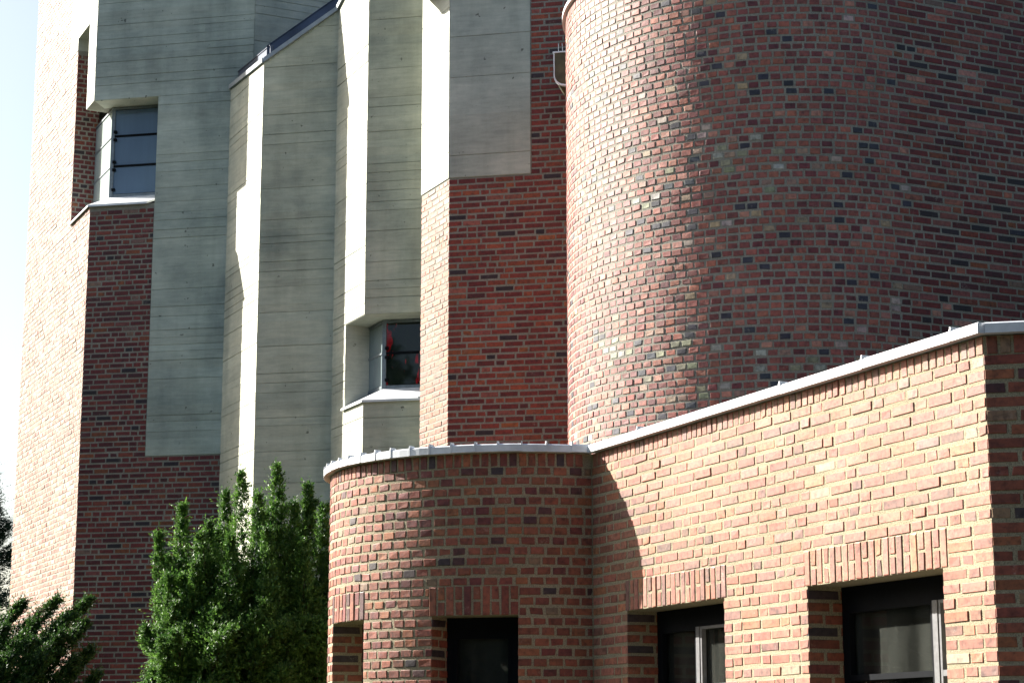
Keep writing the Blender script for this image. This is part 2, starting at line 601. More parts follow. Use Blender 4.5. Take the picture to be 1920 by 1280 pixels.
class Bricks:
    """All the bricks of one thing; the ones that show largest become objects, the rest one mass."""

    def __init__(self):
        self.b = []      # (centre xyz, dir xy, w, h, colour, wall)

    def lay(self, path, s0, s1, z0, z1, bond, pal, wall, holes=(), seed=0, proud=0.0036, zbase=None, stain=None, change=0.0):
        rg = random.Random(seed)
        zb = z0 if zbase is None else zbase
        k0 = int(math.floor((z0 - zb) / COURSE + 1e-6))
        k = k0
        prev = []
        while True:
            zc = zb + (k + 0.5) * COURSE
            if zc + BRICK_H / 2 > z1 + 0.006:
                break
            if zc - BRICK_H / 2 < z0 - 0.006:
                k += 1
                continue
            free = [(s0, s1)]
            for h in holes:
                if h[2] - 0.02 < zc < h[3] + 0.02:
                    nf = []
                    for a, b in free:
                        if h[1] <= a or h[0] >= b:
                            nf.append((a, b))
                        else:
                            if h[0] - a > 0.03:
                                nf.append((a, h[0]))
                            if b - h[1] > 0.03:
                                nf.append((h[1], b))
                    free = nf
            joints = []
            lim = change + rg.uniform(-0.22, 0.2)
            for a, b in free:
                s = a
                first = True
                while s < b - 0.02:
                    if bond == 'apse':
                        use = 'header' if s < lim else 'mixed'
                    else:
                        use = bond
                    if use == 'header':
                        w = 0.1135 * rg.uniform(0.92, 1.06)
                        if first and k % 2:
                            w = 0.055 if rg.random() < .5 else 0.18
                    else:
                        w = 0.246 if rg.random() < 0.70 else 0.115
                        if first:
                            w = (0.25, 0.118, 0.18)[(k + (0 if rg.random() < .8 else 1)) % 3]
                        elif any(abs(s + w - j) < 0.035 for j in prev):
                            w = 0.118 if w > 0.2 else 0.25
                        w *= rg.uniform(0.97, 1.02)
                    first = False
                    j = JOINT * rg.uniform(0.7, 1.25)
                    if s + w > b - 0.045:
                        w = b - s
                        if w > 0.27:
                            w = w / 2 - j / 2
                    if w > 0.02:
                        self.one(path, s + w / 2, zc + rg.uniform(-0.0025, 0.0025), w, BRICK_H * rg.uniform(0.93, 1.04),
                                 pick(stain(s, zc, rg) or pal, rg) if stain else pick(pal, rg), wall, proud, rg)
                    s += w + j
                    joints.append(s - j / 2)
            prev = joints
            k += 1

    def one(self, path, s, z, w, h, colour, wall, proud=0.0036, rg=random):
        d = path.dir(s)
        p = path.at(s, proud + rg.uniform(-0.0012, 0.0038) + (rg.uniform(0.0015, 0.004) if rg.random() < 0.07 else 0.0))
        self.b.append((np.array([p[0], p[1], z]), d, w, h, colour, wall))

    def build(self, root, walls, limit=300, occl=None):
        """walls: dict wall-name -> mesh object that carries its bricks"""
        vis = []
        for i, (p, d, w, h, c, wl) in enumerate(self.b):
            n = np.array([d[1], -d[0], 0])
            to = np.array([0, 0, CAM_Z]) - p
            cs = n.dot(to) / np.linalg.norm(to)
            x, y, dd = project(p)
            if cs > 0.05 and -5 < x < 1925 and -5 < y < 1285 and (occl is None or not occl(x, y, wl)):
                dv = np.array([d[0], d[1]])
                a = w * h * cs * (F_PX / dd) ** 2
                vis.append((a, i))
        vis.sort(reverse=True)
        chosen = set(i for _, i in vis[:limit])
        rootloc = np.array(root.location)
        # individuals
        for i in sorted(chosen):
            p, d, w, h, c, wl = self.b[i]
            long = w > 0.16
            tall = h > w
            fam = 'tall' if tall else ('long' if long else 'short')
            var = BRICK_MESH[fam][i % len(BRICK_MESH[fam])]
            o = bpy.data.objects.new('brick', var)
            bw, bh = BRICK_DIM[fam]
            o.color = (*c, 1)
            par = walls[wl]
            link(o, par)
            o.location = p - rootloc if par.location.length < 1e-6 else p - np.array(par.location) - rootloc
            o.rotation_euler = (0, 0, math.atan2(d[1], d[0]))
            o.scale = (w / bw, 1, h / bh)
        # mass, one for each wall part
        for wl, par in walls.items():
            rest = [b for i, b in enumerate(self.b) if i not in chosen and b[5] == wl]
            if not rest:
                continue
            brick_mass(rest, par, rootloc)


def brick_profile(w, h, rg, n=None):
    """irregular arrised brick: back ring in the mortar, outer ring, proud front ring"""
    e = 0.0036
    j = lambda a: rg.uniform(-a, a)
    back, rim, front = [], [], []
    for sx, sz in ((-1, -1), (1, -1), (1, 1), (-1, 1)):
        x, z = sx * w / 2, sz * h / 2
        jx, jz = j(0.003), j(0.0016)
        ch = rg.uniform(0.6, 1.0) if rg.random() < .88 else rg.uniform(1.8, 3.0)
        back.append((x + jx, 0.03, z + jz))
        rim.append((x + jx, e * ch, z + jz))
        front.append((x + jx - sx * e * ch, j(0.0016), z + jz - sz * e * ch))
    return back + rim + front


BRICK_FACES = [(8, 9, 10, 11)]
for _i in range(4):
    _j = (_i + 1) % 4
    BRICK_FACES.append((4 + _i, 4 + _j, 8 + _j, 8 + _i))
    BRICK_FACES.append((_i, _j, 4 + _j, 4 + _i))
BRICK_DIM = {'long': (0.25, 0.066), 'short': (0.118, 0.066), 'tall': (0.064, 0.12)}
BRICK_MESH = {}
for _fam, (_w, _h) in BRICK_DIM.items():
    BRICK_MESH[_fam] = []
    for _k in range(14):
        _rg = random.Random(_k * 31 + len(_fam))
        _me = bpy.data.meshes.new('brick_' + _fam)
        _me.from_pydata(brick_profile(_w, _h, _rg), [], BRICK_FACES)
        _me.materials.append(MAT['brick_obj'])
        _me.update()
        _me.shade_flat()
        BRICK_MESH[_fam].append(_me)


def brick_mass(rest, par, rootloc):
    n = len(rest)
    V = np.zeros((n, 12, 3), np.float32)
    C = np.zeros((n, 4), np.float32)
    org = rootloc + np.array(par.location)
    for i, (p, d, w, h, c, wl) in enumerate(rest):
        rg = random.Random(i * 7 + 3)
        q = np.array(brick_profile(w, h, rg))
        V[i, :, 0] = p[0] + q[:, 0] * d[0] - q[:, 1] * d[1] - org[0]
        V[i, :, 1] = p[1] + q[:, 0] * d[1] + q[:, 1] * d[0] - org[1]
        V[i, :, 2] = p[2] + q[:, 2] - org[2]
        C[i] = (*c, 1)
    F = (np.array(BRICK_FACES)[None] + (np.arange(n) * 12)[:, None, None]).reshape(-1, 4)
    me = bpy.data.meshes.new('brickwork')
    me.vertices.add(n * 12)
    me.vertices.foreach_set('co', V.ravel())
    me.loops.add(F.size)
    me.loops.foreach_set('vertex_index', F.ravel().astype(np.int32))
    me.polygons.add(len(F))
    me.polygons.foreach_set('loop_start', (np.arange(len(F)) * 4).astype(np.int32))
    me.update(calc_edges=True)
    ca = me.color_attributes.new('bcol', 'FLOAT_COLOR', 'POINT')
    ca.data.foreach_set('color', np.repeat(C, 12, axis=0).ravel())
    me.shade_flat()
    me.materials.append(MAT['brick_mass'])
    o = bpy.data.objects.new('brickwork', me)
    o['kind'] = 'stuff'
    link(o, par)
    return o


# ------------------------------------------------------------------ ground
def sheet(name, pts, z, mat, label):
    mb = MB()
    mb.add([(x, y, z) for x, y in pts], [tuple(range(len(pts)))])
    o = mb.build(name, mat)
    o['kind'] = 'structure'
    o['label'] = label
    return o


sheet('ground', [(-900, -900), (900, -900), (900, 900), (-900, 900)], 0.0, MAT['ground'], 'mown grass around the church')
sheet('paving', [(-2.6, -8), (9, -8), (9, 11.6), (3.2, 11.9), (0.9, 17.2), (-2.6, 15.5)], 0.004, MAT['paving'], 'dark paved forecourt before the annex')

# ------------------------------------------------------------------ plan of the church
LIT = unit((0.426, -0.905))         # faces that look at the sun run this way (left to right, coming nearer)
DRK = unit((0.978, -0.208))         # faces in shade run this way
PERP = unit((0.905, 0.426))
PV7 = ray(842, 400)[:2] / ray(842, 400)[1] * 28.0
P6 = on(PV7, LIT, 791.5, 400)
P5 = on(P6, DRK, 687.5, 400)
P4 = on(P5, LIT, 629, 400)
P3 = on(P4, DRK, 489, 400)
P2 = on(P3, LIT, 427, 400)
P1 = on(P2, DRK, 168.5, 400)
P0 = on(P1, LIT, 54, 400)
TOPZ = 17.5


def n_of(d):
    return np.array([d[1], -d[0]])


def v3(p, z):
    return np.array([p[0], p[1], z])


# ================================================================== corner window builder
def corner_window(root, P, r, z0, z1, left_back, right_len, bars, mat_front, mat_side, n_clamp):
    """Glass set back by r behind both faces of a corner P; panes separate, bars and clamps as sub-parts."""
    nl, nd = n_of(LIT), n_of(DRK)
    Q = P + np.linalg.solve(np.array([nl, nd]), np.array([-r, -r]))
    w = MB()
    # corner post
    w.box(v3(Q - DRK * 0.03, z0) + np.append(nd, 0) * 0.008, np.append(DRK, 0) * 0.06, -np.append(nd, 0) * 0.05, (0, 0, z1 - z0))
    # bottom and top rails
    for za, zb in ((z0, z0 + 0.05), (z1 - 0.035, z1)):
        w.box(v3(Q + DRK * 0.03, za), np.append(DRK, 0) * right_len, -np.append(nd, 0) * 0.05, (0, 0, zb - za))
        w.box(v3(Q - DRK * 0.03, za), -np.append(LIT, 0) * left_back, -np.append(nl, 0) * 0.05, (0, 0, zb - za))
    win = w.build('window', MAT['frame_steel'], root)
    levels = [z0 + 0.05] + [z0 + (z1 - z0) * b for b in bars] + [z1 - 0.035]
    for a, b in zip(levels[:-1], levels[1:]):
        g = MB()
        g.box(v3(Q + DRK * 0.03 - nd * 0.015, a + 0.012), np.append(DRK, 0) * right_len, -np.append(nd, 0) * 0.012, (0, 0, b - a - 0.024))
        g.build('pane', mat_front, win)
        g = MB()
        g.box(v3(Q - DRK * 0.03 - LIT * 0.02 - nl * 0.015, a + 0.012), -np.append(LIT, 0) * left_back, -np.append(nl, 0) * 0.012, (0, 0, b - a - 0.024))
        g.build('pane', mat_side, win)
    for zb in levels[1:-1]:
        g = MB()
        g.box(v3(Q + DRK * 0.03, zb - 0.018), np.append(DRK, 0) * right_len, -np.append(nd, 0) * 0.03, (0, 0, 0.036))
        g.build('glazing_bar', MAT['frame_dark'], win)
        g = MB()
        g.box(v3(Q - DRK * 0.03 - LIT * 0.02, zb - 0.014), -np.append(LIT, 0) * left_back, -np.append(nl, 0) * 0.03, (0, 0, 0.028))
        g.build('glazing_bar', MAT['frame_steel'], win)
    for zb in levels[:-1]:
        for dz in ((-0.09, 0.05) if zb > z0 + 0.1 else (0.06,)):
            g = MB()
            c = v3(Q + nd * 0.03 + DRK * 0.02, zb + dz)
            g.box(c, np.append(DRK, 0) * 0.05, np.append(nd, 0) * -0.05, (0, 0, 0.045))
            g.build('clamp', MAT['frame_dark'], win)
    return Q, win


def corner_sill(root, P, r, Q, z, left_len, right_len, rise, seam=True):
    """Sheet-metal sill that slopes out from the glass round the corner, with a drip edge."""
    nl, nd = n_of(LIT), n_of(DRK)
    ov = 0.05
    Po = P + np.linalg.solve(np.array([nl, nd]), np.array([ov, ov]))
    a = Po - LIT * left_len
    b = Po + DRK * right_len
    qa = Q - LIT * left_len
    qb = Q + DRK * right_len
    m = MB()
    top = [v3(a, z), v3(Po, z), v3(Q, z + rise), v3(qa, z + rise)]
    low = [p - np.array([0, 0, 0.035]) for p in top]
    m.add(top + low, [(0, 1, 2, 3), (7, 6, 5, 4), (0, 4, 5, 1), (1, 5, 6, 2), (2, 6, 7, 3), (3, 7, 4, 0)])
    top = [v3(Po, z), v3(b, z), v3(qb, z + rise), v3(Q, z + rise)]
    low = [p - np.array([0, 0, 0.035]) for p in top]
    m.add(top + low, [(0, 1, 2, 3), (7, 6, 5, 4), (0, 4, 5, 1), (1, 5, 6, 2), (2, 6, 7, 3), (3, 7, 4, 0)])
    s = m.build('window_sill', MAT['zinc'], root)
    if seam:
        k = MB()
        t = 0.45
        p0 = Po + DRK * right_len * t
        p1 = Q + DRK * right_len * t * 0.96
        k.box(v3(p0, z + 0.003), v3(p1, z + rise + 0.003) - v3(p0, z + 0.003), np.append(DRK, 0) * 0.02, (0, 0, 0.018))
        k.build('seam', MAT['zinc'], s)
    return s


# ================================================================== church tower (left)
def build_tower():
    root = thing('church_tower', 'tall brick and concrete church tower at the left with a corner window', 'tower', (P1[0], P1[1], 0))
    T = 0.42
    L0 = -hit(P1, LIT, 54, 400)[0]
    # lit face features (s measured from the corner, negative backwards)
    s_cl = hit(P1, LIT, 138, 0)[0]
    z_cb = hit(P1, LIT, 135, 111)[1]
    s_sl = 0.5 * (hit(P1, LIT, 148, 73)[0] + hit(P1, LIT, 137, 330)[0])
    s_sr = hit(P1, LIT, 170, 45)[0]
    z_st = 0.5 * (hit(P1, LIT, 148, 73)[1] + hit(P1, LIT, 170, 45)[1])
    z_h = hit(P1, DRK, 290, 182)[1]
    z_s = hit(P1, DRK, 230, 384)[1]
    s_wr = hit(P1, DRK, 294, 280)[0]
    s_cc = hit(P1, DRK, 281, 620)[0]
    z_cc = hit(P1, DRK, 340, 853)[1]
    s_9 = hit(P1, DRK, 478, 20)[0]
    # bodies
    lit = line(P1, LIT, -L0, 0)
    drk = line(P1, DRK, 0, s_9)
    mb = MB()
    hole_l = [(s_sl, 1, z_s, z_h + 0.003), (s_sl, s_sr, z_h - 0.1, z_st)]
    conc_l = [(s_cl, 0, z_cb, TOPZ)]
    shell(mb, lit, [(-L0, 0, 0, TOPZ)], T, hole_l + conc_l)
    wall_l = mb.build('brick_wall', MAT['mortar_old'], root)
    mb = MB()
    hole_d = [(-1, s_wr, z_s + 0.002, z_h)]
    conc_d = [(s_cc, s_9 + 1, z_cc, TOPZ), (-1, s_9, z_h - 0.001, TOPZ)]
    shell(mb, drk, [(0, s_9, 0, TOPZ - 0.003)], T, hole_d + conc_d)
    wall_d = mb.build('brick_wall', MAT['mortar_old'], root)
    # concrete on the lit side: above the brick, and the apron hanging down at the corner
    mb = MB()
    shell(mb, lit, [(s_cl, 0, z_cb, TOPZ + 0.02)], T + 0.002, hole_l, off=0.001)
    concrete_boards(mb, lit, [(s_cl, s_sl, z_cb, z_st), (s_sr, 0, z_h + 0.003, z_st), (s_cl, 0, z_st, TOPZ)], 3)
    mb.build('concrete_panel', MAT['concrete'], root, attr=True)
    mb = MB()
    shell(mb, drk, [(s_cc, s_9, z_cc, z_h), (0, s_9, z_h, TOPZ + 0.01)], T + 0.001, hole_d, off=0.001)
    concrete_boards(mb, drk, [(max(s_cc, s_wr), s_9, z_cc, z_s), (s_wr, s_9, z_s, z_h), (0, s_9, z_h, TOPZ)], 5, cast=(0.94, 1.0, 1.02))
    mb.build('concrete_panel', MAT['concrete'], root, attr=True)
    # hidden-side walls and roof
    P9 = P1 + DRK * s_9
    rgt = line(P9, PERP, 0.0, 5.5)
    mb = MB()
    shell(mb, rgt, [(0.0, 5.5, 0, TOPZ + 0.005)], T, off=0.0)
    concrete_boards(mb, rgt, [(0.002, 5.5, 6, TOPZ)], 9)
    mb.build('concrete_panel', MAT['concrete'], root, attr=True)
    P0b = P1 - LIT * L0
    P10 = P9 + PERP * 5.5
    back = Path([P10, lit.at(-L0 + 0.45, -0.25)])
    mb = MB()
    shell(mb, back, [(0, back.s1, 0, TOPZ + 0.004)], 0.3)
    mb.build('rear_wall', MAT['concrete'], root, attr=True)
    mb = MB()
    mb.prism([v3(P0b, TOPZ - 0.3), v3(P1, TOPZ - 0.3), v3(P9, TOPZ - 0.3), v3(P10, TOPZ - 0.3)], (0, 0, 0.15))
    mb.build('roof', MAT['zinc_dark'], root)
    # inner lining behind the corner glass
    mb = MB()
    ins = P1 + PERP * 1.6 - LIT * 0.4
    mb.prism([v3(P1 - LIT * 2.2 + PERP * 1.5, z_s - 0.5), v3(P1 + PERP * 2.0 - LIT * 0.9, z_s - 0.5),
              v3(P1 + PERP * 2.0 - LIT * 1.0, z_s - 0.5), v3(P1 - LIT * 2.3 + PERP * 1.5, z_s - 0.5)], (0, 0, 3.5))
    mb.build('inner_wall', MAT['plaster'], root)
    r = 0.385
    Q, win = corner_window(root, P1, r, z_s + 0.25, z_h - 0.012, 1.25, s_wr - 0.03 - (Q_shift(P1, r)), (0.345, 0.68), MAT['glass_blue'], MAT['glass_pale'], 3)
    corner_sill(root, P1, r, Q, z_s + 0.02, -s_sl - 0.02, s_wr - 0.10, 0.235, seam=False)
    # bricks
    B = Bricks()
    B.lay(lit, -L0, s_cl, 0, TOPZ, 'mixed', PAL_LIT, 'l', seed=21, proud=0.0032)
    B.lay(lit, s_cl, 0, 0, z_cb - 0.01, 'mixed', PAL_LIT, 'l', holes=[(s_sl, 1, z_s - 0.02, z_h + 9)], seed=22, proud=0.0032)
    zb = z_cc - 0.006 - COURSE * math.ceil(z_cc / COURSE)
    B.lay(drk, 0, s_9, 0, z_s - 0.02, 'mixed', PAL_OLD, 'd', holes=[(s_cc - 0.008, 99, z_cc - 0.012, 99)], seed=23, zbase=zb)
    # brick reveal of the slot
    rev = Path([lit.at(s_sl), lit.at(s_sl, -T)])
    B.lay(rev, 0.0, T, z_s, z_st - 0.30, 'header', PAL_OLD, 'l', seed=25)
    hide = lambda x, y, wl: (x > 270 and y > 960) or (y > 1130 and x < 150)
    B.build(root, {'l': wall_l, 'd': wall_d}, 300, hide)
    return root, s_9


def Q_shift(P, r):
    nl, nd = n_of(LIT), n_of(DRK)
    v = np.linalg.solve(np.array([nl, nd]), np.array([-r, -r]))
    return float(v.dot(DRK))


build_tower()


# ================================================================== folded concrete nave
def build_nave():
    root = thing('church_nave', 'folded board-marked concrete church wall with sloping roof edge right of the tower', 'building', (P4[0], P4[1], 0))
    T = 0.42
    e2 = hit(P2, LIT, 430, 172)[1]
    L23 = float((P3 - P2).dot(LIT))
    L34 = float((P4 - P3).dot(DRK))
    L45 = float((P5 - P4).dot(LIT))
    e3 = hit(P3, DRK, 497, 118)[1]
    e4 = hit(P4, LIT, 637, 19)[1]
    e5 = e4 + (e4 - e3) / L34 * L45 * 0.62
    e6 = e5 + (e4 - e3) / L34 * 1.6
    eaves = [(P2, e2), (P3, e3), (P4, e4), (P5, e5), (P5 + DRK * 2.4, e6)]
    f23 = line(P2, LIT, 0, L23)
    f34 = line(P3, DRK, 0, L34)
    f45 = line(P4, LIT, 0, L45)
    f56 = line(P5, DRK, 0, 2.4)
    lin = lambda a, b, L: (lambda s: a + (b - a) * s / L)
    z_h = 0.5 * (hit(P5, DRK, 690, 590)[1] + hit(P5, DRK, 786, 586)[1])
    z_s = hit(P5, DRK, 735, 751)[1]
    s_l = hit(P4, LIT, 649, 650)[0]
    parts = [(f23, L23, e2, e3, [], 31), (f34, L34, e3, e4, [], 33), (f45, L45, e4, e5, [(s_l, 9, z_s, z_h)], 35), (f56, 2.4, e5, e6, [(-1, 9, z_s + 0.002, z_h + 0.003)], 37)]
    for i, (pth, L, a, b, holes, sd) in enumerate(parts):
        mb = MB()
        tf = lin(a, b, L)
        zz = 0.002 * i
        shell(mb, pth, [(0, L, 0, 99)], T, holes, top=tf)
        rects = [(0, L, 0.0, max(a, b))]
        if holes:
            h = holes[0]
            x0 = max(h[0], 0)
            rects = [(0, L, 0.0, z_s), (0, L, z_h + 0.003, max(a, b))]
            if x0 > 0.05:
                rects.append((0, x0, z_s, z_h))
        concrete_boards(mb, pth, rects, sd, top=tf, cast=(1.0, 0.985, 0.925))
        mb.build('concrete_panel', MAT['concrete'], root, attr=True)
    # deep reveal wall that shows through the opening
    r = 0.385
    Q, win = corner_window(root, P5, r, z_s + 0.25, z_h - 0.012, 0.78, 1.7, (0.52,), MAT['glass_red'], MAT['glass_side'], 2)
    corner_sill(root, P5, r, Q, z_s + 0.02, L45 - s_l - 0.02 + 0.1, 1.9, 0.235)
    mb = MB()
    mb.box(v3(P5 - LIT * 1.9 + PERP * 1.2, z_s - 0.6), np.append(PERP, 0) * 3.4 + np.append(LIT, 0) * 0.6, np.append(LIT, 0) * -0.1, (0, 0, 3.4))
    mb.build('inner_wall', MAT['plaster'], root)
    # roof edge: fascia sheets along the folded eaves
    for (pa, za), (pb, zb) in zip(eaves[:-1], eaves[1:]):
        d = unit(pb - pa)
        n = n_of(d)
        A = v3(pa + n * 0.05, za)
        Bv = v3(pb + n * 0.05, zb)
        u = Bv - A
        mb = MB()
        mb.box(A, u, -np.append(n, 0) * 0.13, (0, 0, 0.075))
        f = mb.build('fascia_sheet', MAT['zinc_mid'], root)
        mb = MB()
        mb.box(A - np.append(n, 0) * 0.14 + np.array([0, 0, 0.02]), u, -np.append(n, 0) * 0.05, (0, 0, 0.28))
        mb.build('roof_upstand', MAT['zinc_dark'], root)
        mb = MB()
        mb.box(A - np.append(n, 0) * 0.128 + np.array([0, 0, 0.301]), u, -np.append(n, 0) * 0.075, (0, 0, 0.014))
        mb.build('roof_flashing', MAT['zinc_dark'], f)
    # roof sheet behind
    mb = MB()
    back = [P5 + DRK * 2.4 + np.array([0.5, 4.0]), P2 + np.array([0.4, 1.2])]
    pts = [v3(p + np.array([0.05, 0.3]), z + 0.03) for p, z in eaves] + [v3(back[0], e6 + 0.4), v3(back[1], e2 + 0.6)]
    c = v3(P4 + np.array([0.6, 1.6]), e4 + 0.15)
    n = len(pts)
    mb.add(pts + [c], [(i, (i + 1) % n, n) for i in range(n)])
    mb.build('roof', MAT['zinc_dark'], root)
    # rear closing wall
    rp = Path([back[0], back[1]])
    mb = MB()
    shell(mb, rp, [(0, rp.s1, 0, 99)], 0.3, top=lambda s: e6 + 0.35 + (e2 + 0.5 - e6 - 0.35) * s / rp.s1)
    mb.build('rear_wall', MAT['concrete'], root, attr=True)
    return root


build_nave()

# ================================================================== brick stair tower between nave and apse
def u_profile(w, h):
    """U section: straight sides, round bottom; list of (x, z)"""
    r = w / 2
    rb = h * 0.42
    pts = [(-r, 0), (-r * 0.985, -(h - rb))]
    for k in range(1, 14):
        a = math.pi * k / 14
        pts.append((-r * math.copysign(abs(math.cos(a)) ** 0.62, math.cos(a)), -(h - rb) - rb * math.sin(a) ** 0.75))
    pts += [(r * 0.985, -(h - rb)), (r, 0)]
    return pts


def spout(root, origin, along, z_top, length, w, h, spikes=True):
    """Water spout: U-shaped trough projecting from a wall."""
    al = np.append(unit(along), 0)
    side = np.array([-al[1], al[0], 0])
    if side[0] < 0:
        side = -side
    outer = u_profile(w, h)
    inner = [(x * 0.80, z * 0.86 if z < 0 else z) for x, z in outer]
    o = v3(origin, z_top)
    mb = MB()
    P = lambda x, z, t: o + side * x + np.array([0, 0, z]) + al * t
    n = len(outer)
    for i in range(n - 1):
        (xa, za), (xb, zb) = outer[i], outer[i + 1]
        (ya, wa), (yb, wb) = inner[i], inner[i + 1]
        mb.quad(P(xa, za, 0), P(xb, zb, 0), P(xb, zb, length), P(xa, za, length))
        mb.quad(P(ya, wa, 0), P(ya, wa, length - 0.06), P(yb, wb, length - 0.06), P(yb, wb, 0))
    # closed front plate
    mb.add([P(x, z, length) for x, z in outer], [tuple(range(n))])
    mb.add([P(x, z, length - 0.06) for x, z in inner], [tuple(range(n))])
    for (xa, _), (ya, _) in ((outer[0], inner[0]), (outer[-1], inner[-1])):
        mb.quad(P(xa, 0, 0), P(ya, 0, 0), P(ya, 0, length), P(xa, 0, length))
    s = mb.build('water_spout', MAT['spout'], root)
    k = MB()
    k.box(P(-w / 2 - 0.012, 0.002, length - 0.05), side * (w + 0.024), al * 0.065, (0, 0, 0.018))
    k.build('metal_edge', MAT['zinc'], s)
    k = MB()
    for i in range(n - 1):
        (xa, za), (xb, zb) = outer[i], outer[i + 1]
        k.box(P(xa * 1.02, za * 1.015, length - 0.05), P(xb * 1.02, zb * 1.015, 0) - P(xa * 1.02, za * 1.015, 0), al * 0.055, P(xa * 0.955, za * 0.965, 0) - P(xa * 1.02, za * 1.015, 0))
    k.build('metal_edge', MAT['zinc'], s)
    if spikes:
        for q in range(8):
            k = MB()
            x = -w / 2 + 0.06 + q * (w - 0.1) / 7
            k.box(P(x, 0.02, length - 0.03), side * 0.006, al * 0.006, np.array([0, 0, 0.125]) + side * random.uniform(-0.012, 0.012))
            k.build('bird_spike', MAT['zinc'], s)
    return s


P7 = ray(841.5, 500)[:2] / ray(841.5, 500)[1] * 27.35


def build_stair():
    root = thing('stair_tower', 'red brick stair tower with a grey concrete panel between concrete nave and rounded apse', 'tower', (P7[0], P7[1], 0))
    T = 0.34
    sL = hit(P7, LIT, 790.0, 500)[0]
    z_c = 0.5 * (hit(P7, DRK, 850, 335)[1] + hit(P7, DRK, 990, 327)[1])
    s_c = hit(P7, DRK, 994.5, 160)[0]
    s_end = 4.6
    lit = line(P7, LIT, sL, 0)
    drk = line(P7, DRK, 0, s_end)
    mb = MB()
    shell(mb, lit, [(sL, 0, 0, z_c)], T)
    wl = mb.build('brick_wall', MAT['mortar_old'], root)
    mb = MB()
    shell(mb, drk, [(0, s_end, 0, z_c - 0.001), (s_c, s_end, z_c - 0.1, TOPZ - 1)], T)
    wd = mb.build('brick_wall', MAT['mortar_old'], root)
    mb = MB()
    shell(mb, lit, [(sL, 0, z_c + 0.002, TOPZ - 1)], T, off=0.004)
    concrete_boards(mb, Path([lit.at(sL, 0.004), lit.at(0, 0.004)]), [(0, -sL, z_c + 0.002, TOPZ - 1)], 41, bh=(0.25, 0.6), rel=0.002)
    mb.build('concrete_panel', MAT['concrete'], root, attr=True)
    mb = MB()
    shell(mb, drk, [(0, s_c, z_c + 0.004, TOPZ - 0.98)], T, off=0.004)
    concrete_boards(mb, Path([drk.at(0, 0.004), drk.at(s_c, 0.004)]), [(0, s_c, z_c + 0.004, TOPZ - 1)], 43, bh=(0.3, 0.9), rel=0.0015)
    mb.build('concrete_panel', MAT['concrete'], root, attr=True)
    # back and roof
    A = lit.at(sL)
    Bp = drk.at(s_end)
    bk = Path([Bp + np.array([0, 1.2]), A + PERP * 0.3])
    mb = MB()
    shell(mb, bk, [(0, bk.s1, 0, TOPZ - 1.02)], 0.2)
    mb.build('rear_wall', MAT['concrete'], root, attr=True)
    sd = Path([A + PERP * 0.34, A + PERP * 0.01])
    mb = MB()
    mb.prism([v3(A, TOPZ - 1.2), v3(P7, TOPZ - 1.2), v3(Bp, TOPZ - 1.2), v3(Bp + np.array([0, 1.2]), TOPZ - 1.2)], (0, 0, 0.1))
    mb.build('roof', MAT['zinc_dark'], root)
    B = Bricks()
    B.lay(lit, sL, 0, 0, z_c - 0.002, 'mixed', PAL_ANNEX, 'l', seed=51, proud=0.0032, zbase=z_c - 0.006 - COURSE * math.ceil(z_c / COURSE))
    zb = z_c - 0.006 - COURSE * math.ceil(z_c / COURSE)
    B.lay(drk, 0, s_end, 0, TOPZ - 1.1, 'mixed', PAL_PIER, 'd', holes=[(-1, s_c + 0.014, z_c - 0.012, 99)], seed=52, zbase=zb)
    hide = lambda x, y, w: x > 1072 or y > 850
    B.build(root, {'l': wl, 'd': wd}, 300, hide)
    # spouts
    sp = hit(P7, DRK, 1071, 95)
    o = drk.at(sp[0])
    dep = 1.0
    zt = hit(o + n_of(DRK) * dep, DRK, 1045, 100)[1]
    oc = on(o + n_of(DRK) * dep, DRK, 1072, 100) - n_of(DRK) * dep
    spout(root, oc, n_of(DRK), zt, dep, 0.50, 0.47)
    s2, z2 = hit(P7, LIT, 812, 2)
    spout(root, lit.at(s2 + 0.05, 0.0), n_of(LIT), z2 + 0.50, 0.42, 0.50, 0.47, spikes=False)
    return root


build_stair()


# ================================================================== rounded apse
def turn_path(start, a0, pieces, ds=0.06):
    """Plan curve from turning pieces: (length, radius or None); angle is the heading of travel."""
    p = np.array(start, float)
    a = a0
    pts = [p.copy()]
    for L, R in pieces:
        n = max(1, int(abs(L) / ds)) if R else 1
        for _ in range(n):
            st = L / n
            if R:
                a2 = a + st / R
                am = (a + a2) / 2
                p = p + st * np.array([math.cos(am), math.sin(am)])
                a = a2
            else:
                p = p + st * np.array([math.cos(a), math.sin(a)])
            pts.append(p.copy())
    return Path(pts), a


